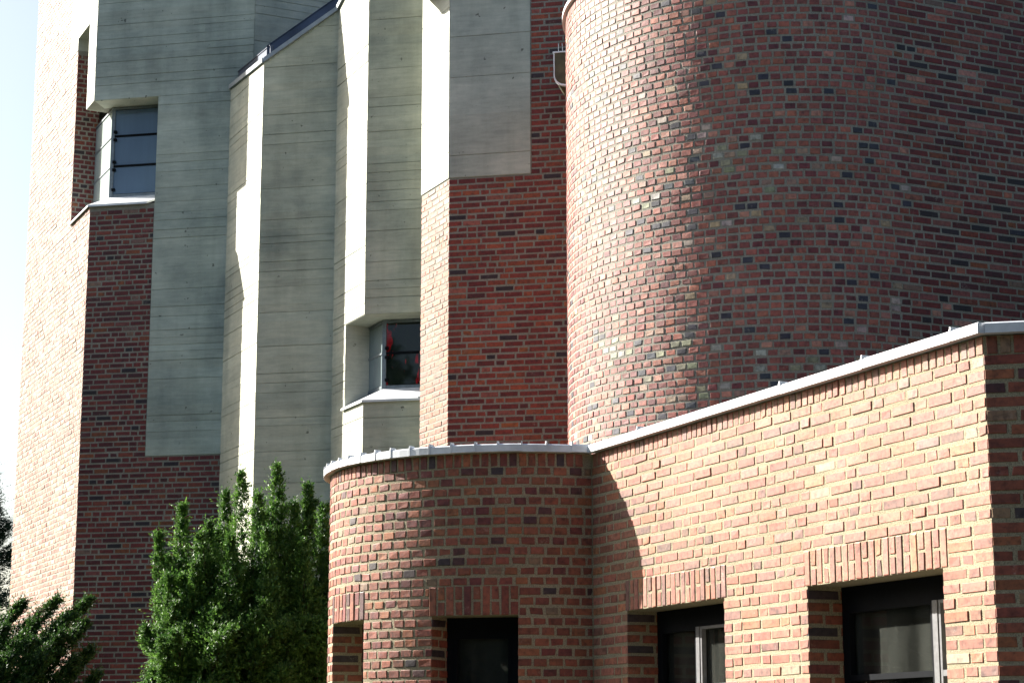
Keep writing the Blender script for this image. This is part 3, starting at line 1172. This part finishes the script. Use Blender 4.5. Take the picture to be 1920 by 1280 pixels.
def build_apse():
    heading_flat = math.radians(25.0)
    R1, R2 = 2.42, 2.72
    # walk the curve backwards from the flat part: find start so that the front sits where it shows
    h_mid = math.radians(-28.0)
    h_start = math.radians(-128.0)
    L2 = (h_mid - h_start) * R2
    L1 = (heading_flat - h_mid) * R1
    pth, _ = turn_path((0, 0), h_start, [(L2, R2), (L1, R1), (5.2, None)])
    # place it: tangent sight line at column 1072 and flat start at column 1672
    Yf = 21.4
    i_flat = np.argmin(abs(pth.s - (L2 + L1)))
    q = pth.p[i_flat]
    target = ray(1676, 300)[:2] / ray(1676, 300)[1] * (Yf + 0.28)
    pth = Path(pth.p + (target - q))
    root = thing('rounded_apse', 'tall rounded red brick apse curving from sunlit to shaded side', 'building', (pth.p[i_flat][0], pth.p[i_flat][1], 0))
    xs = [project((p[0], p[1], 8))[0] for p in pth.p]
    i_l = int(np.argmin(xs[:int(len(xs) * .6)]))
    k = ray(xs[i_l], 42)
    H = CAM_Z + k[2] * pth.p[i_l][1] / k[1]
    mb = MB()
    shell(mb, pth, [(0, pth.s1, 0, H)], 0.35, step=0.12)
    w = mb.build('brick_wall', MAT['mortar_old'], root)
    Lc = L2 + L1
    B = Bricks()
    fld = [(random.Random(5).uniform(0, 1), 0)]

    def stain(s, z, rg):
        v = math.sin(s * 1.7 + 1.3 * math.sin(z * 2.1)) + math.sin(z * 3.1 + s * 0.6)
        inb = (5.2 < z < 6.2 or 7.6 < z < 8.5) and 2.6 < s < 7.8
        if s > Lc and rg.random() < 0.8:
            return PAL_OLD  # shaded flat side: mostly bricks with the shade in their colour
        if inb and v > 0.35 and rg.random() < 0.55:
            return PAL_STAIN
        return None

    top = H - 0.125
    zb = top - COURSE * math.ceil(top / COURSE)
    B.lay(pth, 0.05, pth.s1, 0, top, 'apse', PAL_APSE, 'w', seed=61, zbase=zb, stain=stain, proud=0.0032, change=Lc)
    rg = random.Random(63)
    s = 0.05
    while s < pth.s1 - 0.1:
        B.one(pth, s + 0.033, H - 0.062, 0.066, 0.116, pick(PAL_APSE, rg), 'w', 0.004, rg)
        s += 0.084
    def hide(x, y, wl):
        yc = 850 - (x - 1112) * 0.302 if x > 1112 else 848
        return y > yc - 20 or x < 1240
    B.build(root, {'w': w}, 300, hide)
    # coping
    mb = MB()
    shell(mb, pth, [(0, pth.s1, H + 0.002, H + 0.05)], 0.50, off=0.05, step=0.12)
    mb.build('coping', MAT['zinc'], root)
    # closing roof
    mb = MB()
    pts = [v3(pth.at(s, -0.1), H - 0.2) for s in np.linspace(0, pth.s1, 40)]
    mb.prism(pts + [v3(pth.p[-1] + np.array([-1, 4.0]), H - 0.2), v3(pth.p[0] + np.array([1.0, 1.5]), H - 0.2)], (0, 0, 0.1))
    mb.build('roof', MAT['zinc_dark'], root)
    # small white fixing plate on the sunlit side
    return root, pth, H


build_apse()


# ================================================================== low annex with rounded end
def build_annex():
    K = ray(1843, 629)[:2] / ray(1843, 629)[1] * 12.4           # outer corner
    HZ = hit(K, (1, 0), 1843, 629)[1]                           # underside of the coping
    r = ray(1110, 851)
    J = r[:2] * ((HZ - CAM_Z) / r[2])                           # where the straight wall meets the round
    DR = unit(K - J)
    C = np.array([0.12, 19.40])
    R = float(np.linalg.norm(J - C))
    root = thing('annex', 'low brick annex with rounded end and white metal coping in the foreground', 'building', (K[0], K[1], 0))
    aJ = math.atan2(J[1] - C[1], J[0] - C[0])
    a0 = math.radians(180 - 35)
    aJ2 = aJ + 2 * math.pi if aJ < 0 else aJ
    ang = np.linspace(a0, aJ2, 60)
    arc = Path([C + R * np.array([math.cos(a), math.sin(a)]) for a in ang])
    LW = float((K - J).dot(DR))
    wall = line(J, DR, 0, LW)
    DS = unit((math.cos(math.radians(13)), -math.sin(math.radians(13))))
    side = line(K, DS, 0, 6.0)
    T = 0.46
    LZ = 0.5 * (hit(J, DR, 1300, 1128)[1] + hit(J, DR, 1640, 1081)[1])    # lintel underside
    SZ = LZ - 1.55                                                        # sill height, below the picture

    def arc_s(x, y):
        rr = ray(x, y)[:2]
        u = rr / np.linalg.norm(rr)
        oc = -C
        b = u.dot(oc)
        cc = oc.dot(oc) - R * R
        disc = b * b - cc
        if disc < 0:
            t = -b
        else:
            t = -b - math.sqrt(disc)
        q = u * t
        a = math.atan2(q[1] - C[1], q[0] - C[0])
        if a < 0:
            a += 2 * math.pi
        return float(np.interp(a, ang, arc.s))

    w1 = (hit(J, DR, 1176, 1146)[0], hit(J, DR, 1358, 1118)[0], SZ, LZ)
    w2 = (hit(J, DR, 1514, 1100)[0], hit(J, DR, 1768, 1061)[0], SZ, LZ)
    c1 = (arc_s(624, 1200), arc_s(682, 1200), SZ, LZ)
    c2 = (arc_s(809, 1200), arc_s(972, 1200), SZ, LZ)
    HT = HZ + 0.0
    mb = MB()
    shell(mb, arc, [(0, arc.s1, 0, HT)], T, [c1, c2], step=0.1)
    wa = mb.build('rounded_wall', MAT['mortar'], root)
    mb = MB()
    shell(mb, wall, [(0, LW, 0, HT - 0.001)], T, [w1, w2])
    wb = mb.build('brick_wall', MAT['mortar'], root)
    mb = MB()
    shell(mb, side, [(0, 6.0, 0, HT - 0.002)], T)
    wc = mb.build('brick_wall', MAT['mortar'], root)
    B = Bricks()
    top = HT - 0.118
    zb = top - COURSE * math.ceil(top / COURSE)
    ltop = LZ + 0.255

    def lint(path, h, wl, pal, seed):
        rg = random.Random(seed)
        s = h[0] - 0.02
        i = 0
        while s < h[1] + 0.0:
            w = 0.063
            zz = LZ + 0.002
            c = pick(pal, rg)
            if i % 2 == 0:
                B.one(path, s + w / 2, zz + 0.125, w, 0.25, c, wl, 0.005, rg)
            else:
                B.one(path, s + w / 2, zz + 0.057, w, 0.112, c, wl, 0.005, rg)
                B.one(path, s + w / 2, zz + 0.192, w, 0.112, pick(pal, rg), wl, 0.005, rg)
            s += w + 0.0195
            i += 1
        return (h[0] - 0.03, s - 0.004, LZ - 0.0, ltop)

    bands = {}
    for nm, pth, hs, pal in (('a', arc, (c1, c2), PAL_ROUND), ('b', wall, (w1, w2), PAL_ANNEX)):
        hh = []
        for i, h in enumerate(hs):
            hh.append(h)
            hh.append(lint(pth, h, nm, pal, 70 + i))
        bands[nm] = hh
    B.lay(arc, 0.02, arc.s1 - 0.01, 0, top, 'header', PAL_ROUND, 'a', holes=bands['a'], seed=71, zbase=zb, proud=0.0032)
    B.lay(wall, 0.012, LW, 0, top, 'mixed', PAL_ANNEX, 'b', holes=bands['b'], seed=72, zbase=zb, proud=0.0032)
    B.lay(side, 0, 6.0, 0, top, 'mixed', PAL_ROUND, 'c', seed=73, zbase=zb)
    rg = random.Random(74)
    for pth, nm, a, b, pal in ((arc, 'a', 0.02, arc.s1 - 0.05, PAL_ROUND), (wall, 'b', 0.03, LW - 0.02, PAL_ANNEX), (side, 'c', 0.02, 5.9, PAL_ROUND)):
        s = a
        while s < b - 0.03:
            B.one(pth, s + 0.032, HT - 0.062, 0.064, 0.112, pick(pal, rg), nm, 0.004, rg)
            s += 0.0835
    # reveals
    for nm, pth, hs in (('a', arc, (c1, c2)), ('b', wall, (w1, w2))):
        for h in hs:
            rv = Path([pth.at(h[0]), pth.at(h[0], -T)])
            B.lay(rv, 0.0, T, SZ, LZ - 0.01, 'mixed', PAL_ROUND, nm, seed=75, zbase=zb)
    B.build(root, {'a': wa, 'b': wb, 'c': wc}, 300)

    # windows: dark frames set back, with panes
    def window(pth, h, sash, leaf=True):
        a = pth.at(h[0], -0.28)
        b = pth.at(h[1], -0.28)
        u = unit(b - a)
        n = n_of(u)
        L = float(np.linalg.norm(b - a))
        U, Nn = np.append(u, 0), np.append(n, 0)
        fr = MB()
        fw = 0.075
        z0, z1 = h[2], h[3]
        o = v3(a, z0)
        fr.box(o + U * 0.004, U * fw, -Nn * 0.08, (0, 0, z1 - z0 - 0.004))
        fr.box(o + U * (L - fw - 0.004), U * fw, -Nn * 0.08, (0, 0, z1 - z0 - 0.004))
        fr.box(o + U * (fw + 0.004) + np.array([0, 0, z1 - z0 - 0.165]), U * (L - 2 * fw - 0.008), -Nn * 0.078, (0, 0, 0.16))
        fr.box(o + U * (fw + 0.004), U * (L - 2 * fw - 0.008), -Nn * 0.078, (0, 0, fw))
        win = fr.build('window', MAT['frame_dark'], root)
        edges = [fw + 0.004] + [L * q for q in sash] + [L - fw - 0.004]
        zlo, zhi = z0 + fw, z1 - 0.165
        if leaf and sash:
            zmid = zhi - 0.46
        for i, q in enumerate(sash):
            m = MB()
            m.box(v3(a, zlo) + U * (L * q - 0.028) + Nn * 0.012, U * 0.056, -Nn * 0.07, (0, 0, zhi - zlo))
            m.build('mullion', MAT['frame_grey'], win)
        for i, (e0, e1) in enumerate(zip(edges[:-1], edges[1:])):
            e0 = e0 + (0.035 if i > 0 else 0)
            e1 = e1 - (0.035 if i < len(edges) - 2 else 0)
            if e1 - e0 < 0.05:
                continue
            g = MB()
            g.box(v3(a, zlo) + U * e0 - Nn * 0.05, U * (e1 - e0), -Nn * 0.008, (0, 0, zhi - zlo))
            g.build('pane', MAT['glass_clear'], win)
            sf = MB()
            t = 0.022
            sf.box(v3(a, zlo) + U * e0 + Nn * 0.005, U * t, -Nn * 0.04, (0, 0, zhi - zlo))
            sf.box(v3(a, zlo) + U * (e1 - t) + Nn * 0.005, U * t, -Nn * 0.04, (0, 0, zhi - zlo))
            sf.box(v3(a, zhi - t) + U * (e0 + t) + Nn * 0.004, U * (e1 - e0 - 2 * t), -Nn * 0.04, (0, 0, t))
            sf.box(v3(a, zhi - 0.50) + U * (e0 + t) + Nn * 0.004, U * (e1 - e0 - 2 * t), -Nn * 0.04, (0, 0, 0.04))
            sf.build('sash_frame', MAT['frame_dark'] if i % 2 == 0 else MAT['frame_grey'], win)
        return win

    window(wall, w1, (0.44,))
    window(wall, w2, (0.70,))
    window(arc, c1, ())
    window(arc, c2, ())

    # coping: separate metal sheets with upstanding seams
    def cap(pth, a, b, seam, n=3):
        m = MB()
        sub = Path([pth.at(s) for s in np.linspace(a, b, n)]) if pth.curved else Path([pth.at(a), pth.at(b)])
        dz = random.uniform(-0.003, 0.003)
        L = sub.s1
        prof = [(0.072, 0.002), (0.072, 0.062), (0.060, 0.072), (-T - 0.04, 0.045), (-T - 0.04, 0.006)]
        ps = np.linspace(0, L, n)
        rings = []
        for s in ps:
            dd = pth.dir(a + s) if pth.curved else sub.dir(s)
            p = pth.at(a + s)
            nn = n_of(dd)
            rings.append([v3(p + nn * o_, HT + z_ + dz) for o_, z_ in prof])
        k = len(prof)
        vs = [p for rg_ in rings for p in rg_]
        fs = []
        for i in range(len(rings) - 1):
            for q in range(k):
                q2 = (q + 1) % k
                fs.append((i * k + q, i * k + q2, (i + 1) * k + q2, (i + 1) * k + q))
        fs.append(tuple(range(k)))
        fs.append(tuple(range((len(rings) - 1) * k, len(rings) * k))[::-1])
        m.add(vs, fs)
        o = m.build('coping_sheet', MAT['zinc'], root)
        if seam:
            g = MB()
            dd = pth.dir(b)
            p = pth.at(b)
            nn = n_of(dd)
            g.box(v3(p + nn * 0.076 - dd * 0.008, HT + 0.004), np.append(dd, 0) * 0.016, -np.append(nn, 0) * (T * 0.8), (0, 0, 0.074))
            g.box(v3(p + nn * 0.072 - dd * 0.006, HT + 0.078), np.append(dd, 0) * 0.012, -np.append(nn, 0) * 0.07, (0, 0, 0.018))
            g.build('seam', MAT['zinc'], o)
        return o

    s = 0.0
    while s < arc.s1 - 0.03:
        e = min(s + 0.205 * random.uniform(0.92, 1.08), arc.s1)
        if arc.s1 - e < 0.09:
            e = arc.s1
        cap(arc, s + 0.001, e - 0.001, e < arc.s1 - 0.01)
        s = e
    cuts = [0.06, 1.02] + [hit(J, DR, x, 850 - (x - 1112) * .302 - 10)[0] for x in (1477, 1632, 1799)] + [LW + 0.045]
    for a, b in zip(cuts[:-1], cuts[1:]):
        cap(wall, a + 0.001, b - 0.001, b < LW, 2)
    for a, b in ((0.012, 1.6), (1.6, 3.2), (3.2, 4.8), (4.8, 6.0)):
        cap(side, a + 0.001, b - 0.001, b < 5.9, 2)
    # flat roof and rear walls close the volume
    A0 = arc.at(0)
    E = side.at(6.0)
    poly = [v3(arc.at(s, -0.2), HT - 0.22) for s in np.linspace(0, arc.s1, 16)] + [v3(wall.at(LW - 0.05, -0.2), HT - 0.22), v3(side.at(5.95, -0.2), HT - 0.22), v3(E + np.array([0, 6.0]), HT - 0.22), v3((4.0, 21.2), HT - 0.22), v3((0.7, 22.0), HT - 0.22)]
    mb = MB()
    mb.prism(poly, (0, 0, 0.12))
    mb.build('roof', MAT['plaster'], root)
    rw = Path([E + np.array([0, 6.0]), np.array([4.0, 21.2]), np.array([0.7, 22.0]), A0])
    mb = MB()
    shell(mb, Path([rw.p[0], rw.p[1]]), [(0, float(np.linalg.norm(rw.p[1] - rw.p[0])), 0, HT - 0.1)], 0.2)
    shell(mb, Path([E, rw.p[0]]), [(0, 6.0, 0, HT - 0.1)], 0.2)
    shell(mb, Path([rw.p[1], rw.p[2]]), [(0, float(np.linalg.norm(rw.p[2] - rw.p[1])), 0, HT - 0.1)], 0.2)
    shell(mb, Path([rw.p[2], rw.p[3]]), [(0, float(np.linalg.norm(rw.p[3] - rw.p[2])), 0, HT - 0.1)], 0.2)
    mb.build('rear_wall', MAT['plaster'], root)
    return root


build_annex()


# ================================================================== planting
def leaf_mesh(name, quads, shade, mat, parent):
    """quads: (n,4,3) array; shade: (n,) 0..1"""
    n = len(quads)
    V = quads.reshape(-1, 3) - np.array(parent.location)
    me = bpy.data.meshes.new(name)
    me.vertices.add(n * 4)
    me.vertices.foreach_set('co', V.astype(np.float32).ravel())
    me.loops.add(n * 4)
    me.loops.foreach_set('vertex_index', np.arange(n * 4, dtype=np.int32))
    me.polygons.add(n)
    me.polygons.foreach_set('loop_start', (np.arange(n) * 4).astype(np.int32))
    me.update(calc_edges=True)
    ca = me.color_attributes.new('bcol', 'FLOAT_COLOR', 'POINT')
    cc = np.zeros((n * 4, 4), np.float32)
    cc[:, 0] = np.repeat(shade, 4)
    cc[:, 3] = 1
    ca.data.foreach_set('color', cc.ravel())
    me.materials.append(mat)
    o = bpy.data.objects.new(name, me)
    link(o, parent)
    return o


def sprigs(base, direc, length, n_needle, nl, nw, rg, flat=0.0):
    """needles along many small twigs: base (m,3), direc (m,3) unit, length (m,) -> quads (m*n,4,3)"""
    m = len(base)
    t = rg.uniform(0.05, 1.0, (m, n_needle, 1))
    rnd = rg.normal(size=(m, n_needle, 3))
    d = direc[:, None, :]
    rnd -= (rnd * d).sum(-1, keepdims=True) * d
    rnd /= np.linalg.norm(rnd, axis=-1, keepdims=True) + 1e-6
    nd = rnd * 0.75 + d * 0.8
    nd /= np.linalg.norm(nd, axis=-1, keepdims=True)
    p = base[:, None, :] + d * t * length[:, None, None]
    w = np.cross(nd, d)
    w /= np.linalg.norm(w, axis=-1, keepdims=True) + 1e-6
    sc = rg.uniform(0.75, 1.25, (m, n_needle, 1)) * (1.15 - 0.5 * t)
    tip = p + nd * nl * sc
    mid = p + nd * nl * sc * 0.5
    q = np.stack([p, mid + w * nw * sc, tip, mid - w * nw * sc], axis=2)
    return q.reshape(-1, 4, 3)


def plume_bush(name, label, cat, base, plumes, mat, rg, n_twig, nl, nw, twig_len, n_needle, group=None, taper=0.62):
    """plumes: list of (foot xyz, tip xyz, radius, share)"""
    root = thing(name, label, cat, (base[0], base[1], 0), group)
    allq, alls = [], []
    tm = MB()
    for (foot, tip, rad, share) in plumes:
        foot, tip = np.array(foot, float), np.array(tip, float)
        ax = tip - foot
        L = np.linalg.norm(ax)
        axu = ax / L
        m = int(n_twig * share)
        t = 1 - rg.random(m) ** 1.25
        t = np.clip(t, 0.02, 1.0)
        ph = rg.uniform(0, 2 * np.pi, m)
        prof = np.clip(1.0 - t, 0, 1) ** taper * (0.55 + 0.45 * np.minimum(1, t * 3))
        lump = 1 + 0.34 * np.sin(ph * 2 + t * 13 + rad * 40) + 0.30 * np.sin(ph * 3 - t * 27 + rad * 90) + 0.15 * np.sin(ph * 5 + t * 41)
        rr = rad * prof * lump * (0.45 + 0.55 * np.sqrt(rg.random(m)))
        e1 = np.cross(axu, [0.3, 0.9, 0.1])
        e1 /= np.linalg.norm(e1)
        e2 = np.cross(axu, e1)
        rad_v = np.cos(ph)[:, None] * e1 + np.sin(ph)[:, None] * e2
        sway = 0.05 * np.sin(t * 7 + rad * 30)[:, None] * e1
        p = foot + t[:, None] * ax + rad_v * rr[:, None] + sway * (t[:, None])
        d = rad_v * rg.uniform(0.25, 0.75, (m, 1)) + axu * rg.uniform(0.6, 1.2, (m, 1)) + rg.normal(size=(m, 3)) * 0.22
        d /= np.linalg.norm(d, axis=1, keepdims=True)
        ln = twig_len * rg.uniform(0.6, 1.4, m) * (0.65 + 0.5 * (1 - t)) * np.where(rg.random(m) < 0.16, 1.9, 1.0)
        q = sprigs(p, d, ln, n_needle, nl, nw, rg)
        allq.append(q)
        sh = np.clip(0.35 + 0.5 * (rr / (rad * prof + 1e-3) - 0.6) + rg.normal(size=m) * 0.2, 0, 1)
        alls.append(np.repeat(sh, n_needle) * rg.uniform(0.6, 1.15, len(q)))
        # stem
        r0 = 0.022 + 0.02 * rad
        k = 6
        for a in range(6):
            fa, fb = a / 6 * 0.92, (a + 1) / 6 * 0.92
            pa, pb = foot + ax * fa, foot + ax * fb
            ra, rb = r0 * (1 - fa), r0 * (1 - fb)
            vs = [pa + ra * (math.cos(2 * math.pi * i / k) * e1 + math.sin(2 * math.pi * i / k) * e2) for i in range(k)]
            vs += [pb + rb * (math.cos(2 * math.pi * i / k) * e1 + math.sin(2 * math.pi * i / k) * e2) for i in range(k)]
            tm.add(vs, [(i, (i + 1) % k, k + (i + 1) % k, k + i) for i in range(k)])
    tm.build('trunk', MAT['bark'], root)
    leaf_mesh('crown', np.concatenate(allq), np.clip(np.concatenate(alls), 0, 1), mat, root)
    return root


def pt(x, y, Y):
    r = ray(x, y)
    k = Y / r[1]
    return np.array([r[0] * k, Y, CAM_Z + r[2] * k])


def build_yew():
    rg = np.random.default_rng(5)
    Y = 23.2
    tips = [(304, 1004, 0.0, .20), (335, 952, 0.2, .27), (385, 985, -0.2, .25), (418, 930, 0.35, .25), (447, 893, 0.0, .28), (478, 935, -0.35, .28),
            (516, 878, 0.15, .29), (545, 950, -0.3, .27), (572, 915, 0.1, .28), (602, 955, -0.2, .28), (640, 940, 0.2, .30), (690, 980, 0.3, .34),
            (322, 1085, -0.4, .21), (360, 1060, -0.45, .28), (430, 1010, -0.55, .30), (505, 1000, -0.6, .32), (575, 1020, -0.5, .32), (640, 1040, -0.2, .34)]
    base = pt(470, 1300, Y)
    pl = []
    for (x, y, dy, r) in tips:
        tip = pt(x, y, Y + dy)
        foot = np.array([base[0] + (tip[0] - base[0]) * 0.72, Y + dy * 0.6, 0.0])
        pl.append((foot, tip, r * 1.3, 0.7))
        # side shoots leave the main shoot at an angle and end below its tip
        for _ in range(9):
            f = rg.uniform(0.40, 0.88)
            p0 = foot + (tip - foot) * f
            a = rg.uniform(0, 2 * math.pi)
            ln = rg.uniform(0.30, 0.80) * (1.25 - f * 0.8)
            p1 = p0 + np.array([math.cos(a) * ln * 0.42, math.sin(a) * ln * 0.42, ln * 1.0])
            if p1[2] < tip[2] + 0.05:
                pl.append((p0 - np.array([0, 0, 0.15]), p1, rg.uniform(0.07, 0.13), 0.10))
    for x, y, dy, r in ((322, 1150, -0.3, .19), (345, 1180, -0.6, .22), (400, 1150, -0.75, .34), (470, 1160, -0.8, .34), (540, 1170, -0.7, .34), (600, 1180, -0.5, .34)):
        tip = pt(x, y, Y + dy)
        foot = np.array([base[0] + (tip[0] - base[0]) * 0.85, Y + dy * 0.8, 0.0])
        pl.append((foot, tip, r * 1.6, 0.7))
        for _ in range(8):
            p0 = foot + (tip - foot) * rg.uniform(0.4, 0.95)
            a = rg.uniform(0, 2 * math.pi)
            ln = rg.uniform(0.3, 0.55)
            pl.append((p0, p0 + np.array([math.cos(a) * ln * 0.7, math.sin(a) * ln * 0.7, ln * 0.8]), rg.uniform(0.10, 0.16), 0.16))
    plume_bush('yew_bush', 'large bright green yew bush with upright shoots beside the rounded annex', 'bush', base, pl, MAT['yew'], rg, 1900, 0.046, 0.0088, 0.12, 8, taper=0.85)


def build_juniper():
    rg = np.random.default_rng(8)
    Y = 20.5
    base = pt(20, 1340, Y)
    pl = []
    for (x, y, dy, r) in ((-60, 1190, 0, .2), (-20, 1150, .2, .17), (34, 1128, .1, .14), (60, 1165, -.1, .16), (98, 1122, 0, .14), (120, 1150, .2, .15), (158, 1122, 0, .13),
                          (150, 1165, -.2, .14), (112, 1190, -.3, .18), (60, 1205, -.4, .2), (162, 1215, -.1, .13), (10, 1180, -.3, .2), (135, 1235, -.3, .17), (80, 1235, -.45, .2),
                          (20, 1235, -.5, .22), (175, 1262, -.1, .12), (-40, 1220, -.4, .25)):
        tip = pt(x, y, Y + dy)
        foot = np.array([tip[0] - 0.75 - 0.3 * rg.random(), Y + dy, max(0.0, tip[2] - 1.25)])
        pl.append((foot, tip, r * 1.0, 1.0))
    plume_bush('juniper_bush', 'dark juniper bush with feathery sprays leaning right at the lower left', 'bush', base, pl, MAT['juniper'], rg, 1100, 0.034, 0.0066, 0.11, 10)


def build_spruce(x, y, h, R0, label, seed, n=120, tw=60):
    rg = np.random.default_rng(seed)
    pl = []
    for k in range(n):
        z = h * (0.06 + 0.92 * (k / n) ** 0.9)
        a = rg.uniform(0, 2 * math.pi)
        R = R0 * (1 - z / h) ** 0.75 + 0.15
        foot = np.array([x, y, z])
        tip = foot + np.array([math.cos(a) * R, math.sin(a) * R, R * 0.35 - 0.1])
        pl.append((foot, tip, 0.16 + 0.07 * R, 1.0))
    pl.append((np.array([x, y, 0.0]), np.array([x, y, h]), 0.3, 1.0))
    plume_bush('conifer_tree', label, 'tree', (x, y), pl, MAT['spruce'], rg, tw, 0.07, 0.012, 0.30, 10)


build_yew()
build_juniper()
_b = pt(-72, 1380, 46.0)
build_spruce(_b[0], 46.0, pt(-60, 880, 46.0)[2], 2.1, 'dark conifer tree at the left edge behind the tower', 9, 170, 110)


def build_woodland():
    """The belt of trees that closes the churchyard behind and beside the camera, read as one dark mass."""
    rg = np.random.default_rng(21)
    n = 120000
    az = rg.uniform(math.radians(-300), math.radians(-40), n)       # from the left edge round the back to the right
    R = rg.uniform(25, 33, n) + 2.0 * np.sin(az * 9)
    hmax = 8.0 + 1.6 * np.sin(az * 7) + 1.3 * np.sin(az * 17 + 1) + 0.8 * np.sin(az * 31)
    hmax = hmax + np.where(az < math.radians(-115), 6.5, 0.0)  # taller behind the camera to block more sky light
    z = hmax * rg.random(n) ** 0.85
    R = R + (z / hmax) ** 2 * 2.0
    p = np.stack([np.sin(az) * R, 8 + np.cos(az) * R, z], -1)
    d1 = rg.normal(size=(n, 3))
    d1 /= np.linalg.norm(d1, axis=1, keepdims=True)
    d2 = np.cross(d1, rg.normal(size=(n, 3)))
    d2 /= np.linalg.norm(d2, axis=1, keepdims=True)
    sz = rg.uniform(0.22, 0.5, (n, 1))
    q = np.stack([p - d1 * sz, p + d2 * sz * 0.5, p + d1 * sz, p - d2 * sz * 0.5], 1)

    class _Z:
        location = (0, 0, 0)
    me_parent = bpy.data.objects.new('woodland', None)
    o = leaf_mesh('woodland', q, rg.random(n), MAT['spruce'], me_parent)
    o.parent = None
    bpy.data.objects.remove(me_parent)
    o.name = 'woodland'
    o['kind'] = 'stuff'
    o['label'] = 'belt of dark trees around the churchyard, seen only as reflections'


build_woodland()
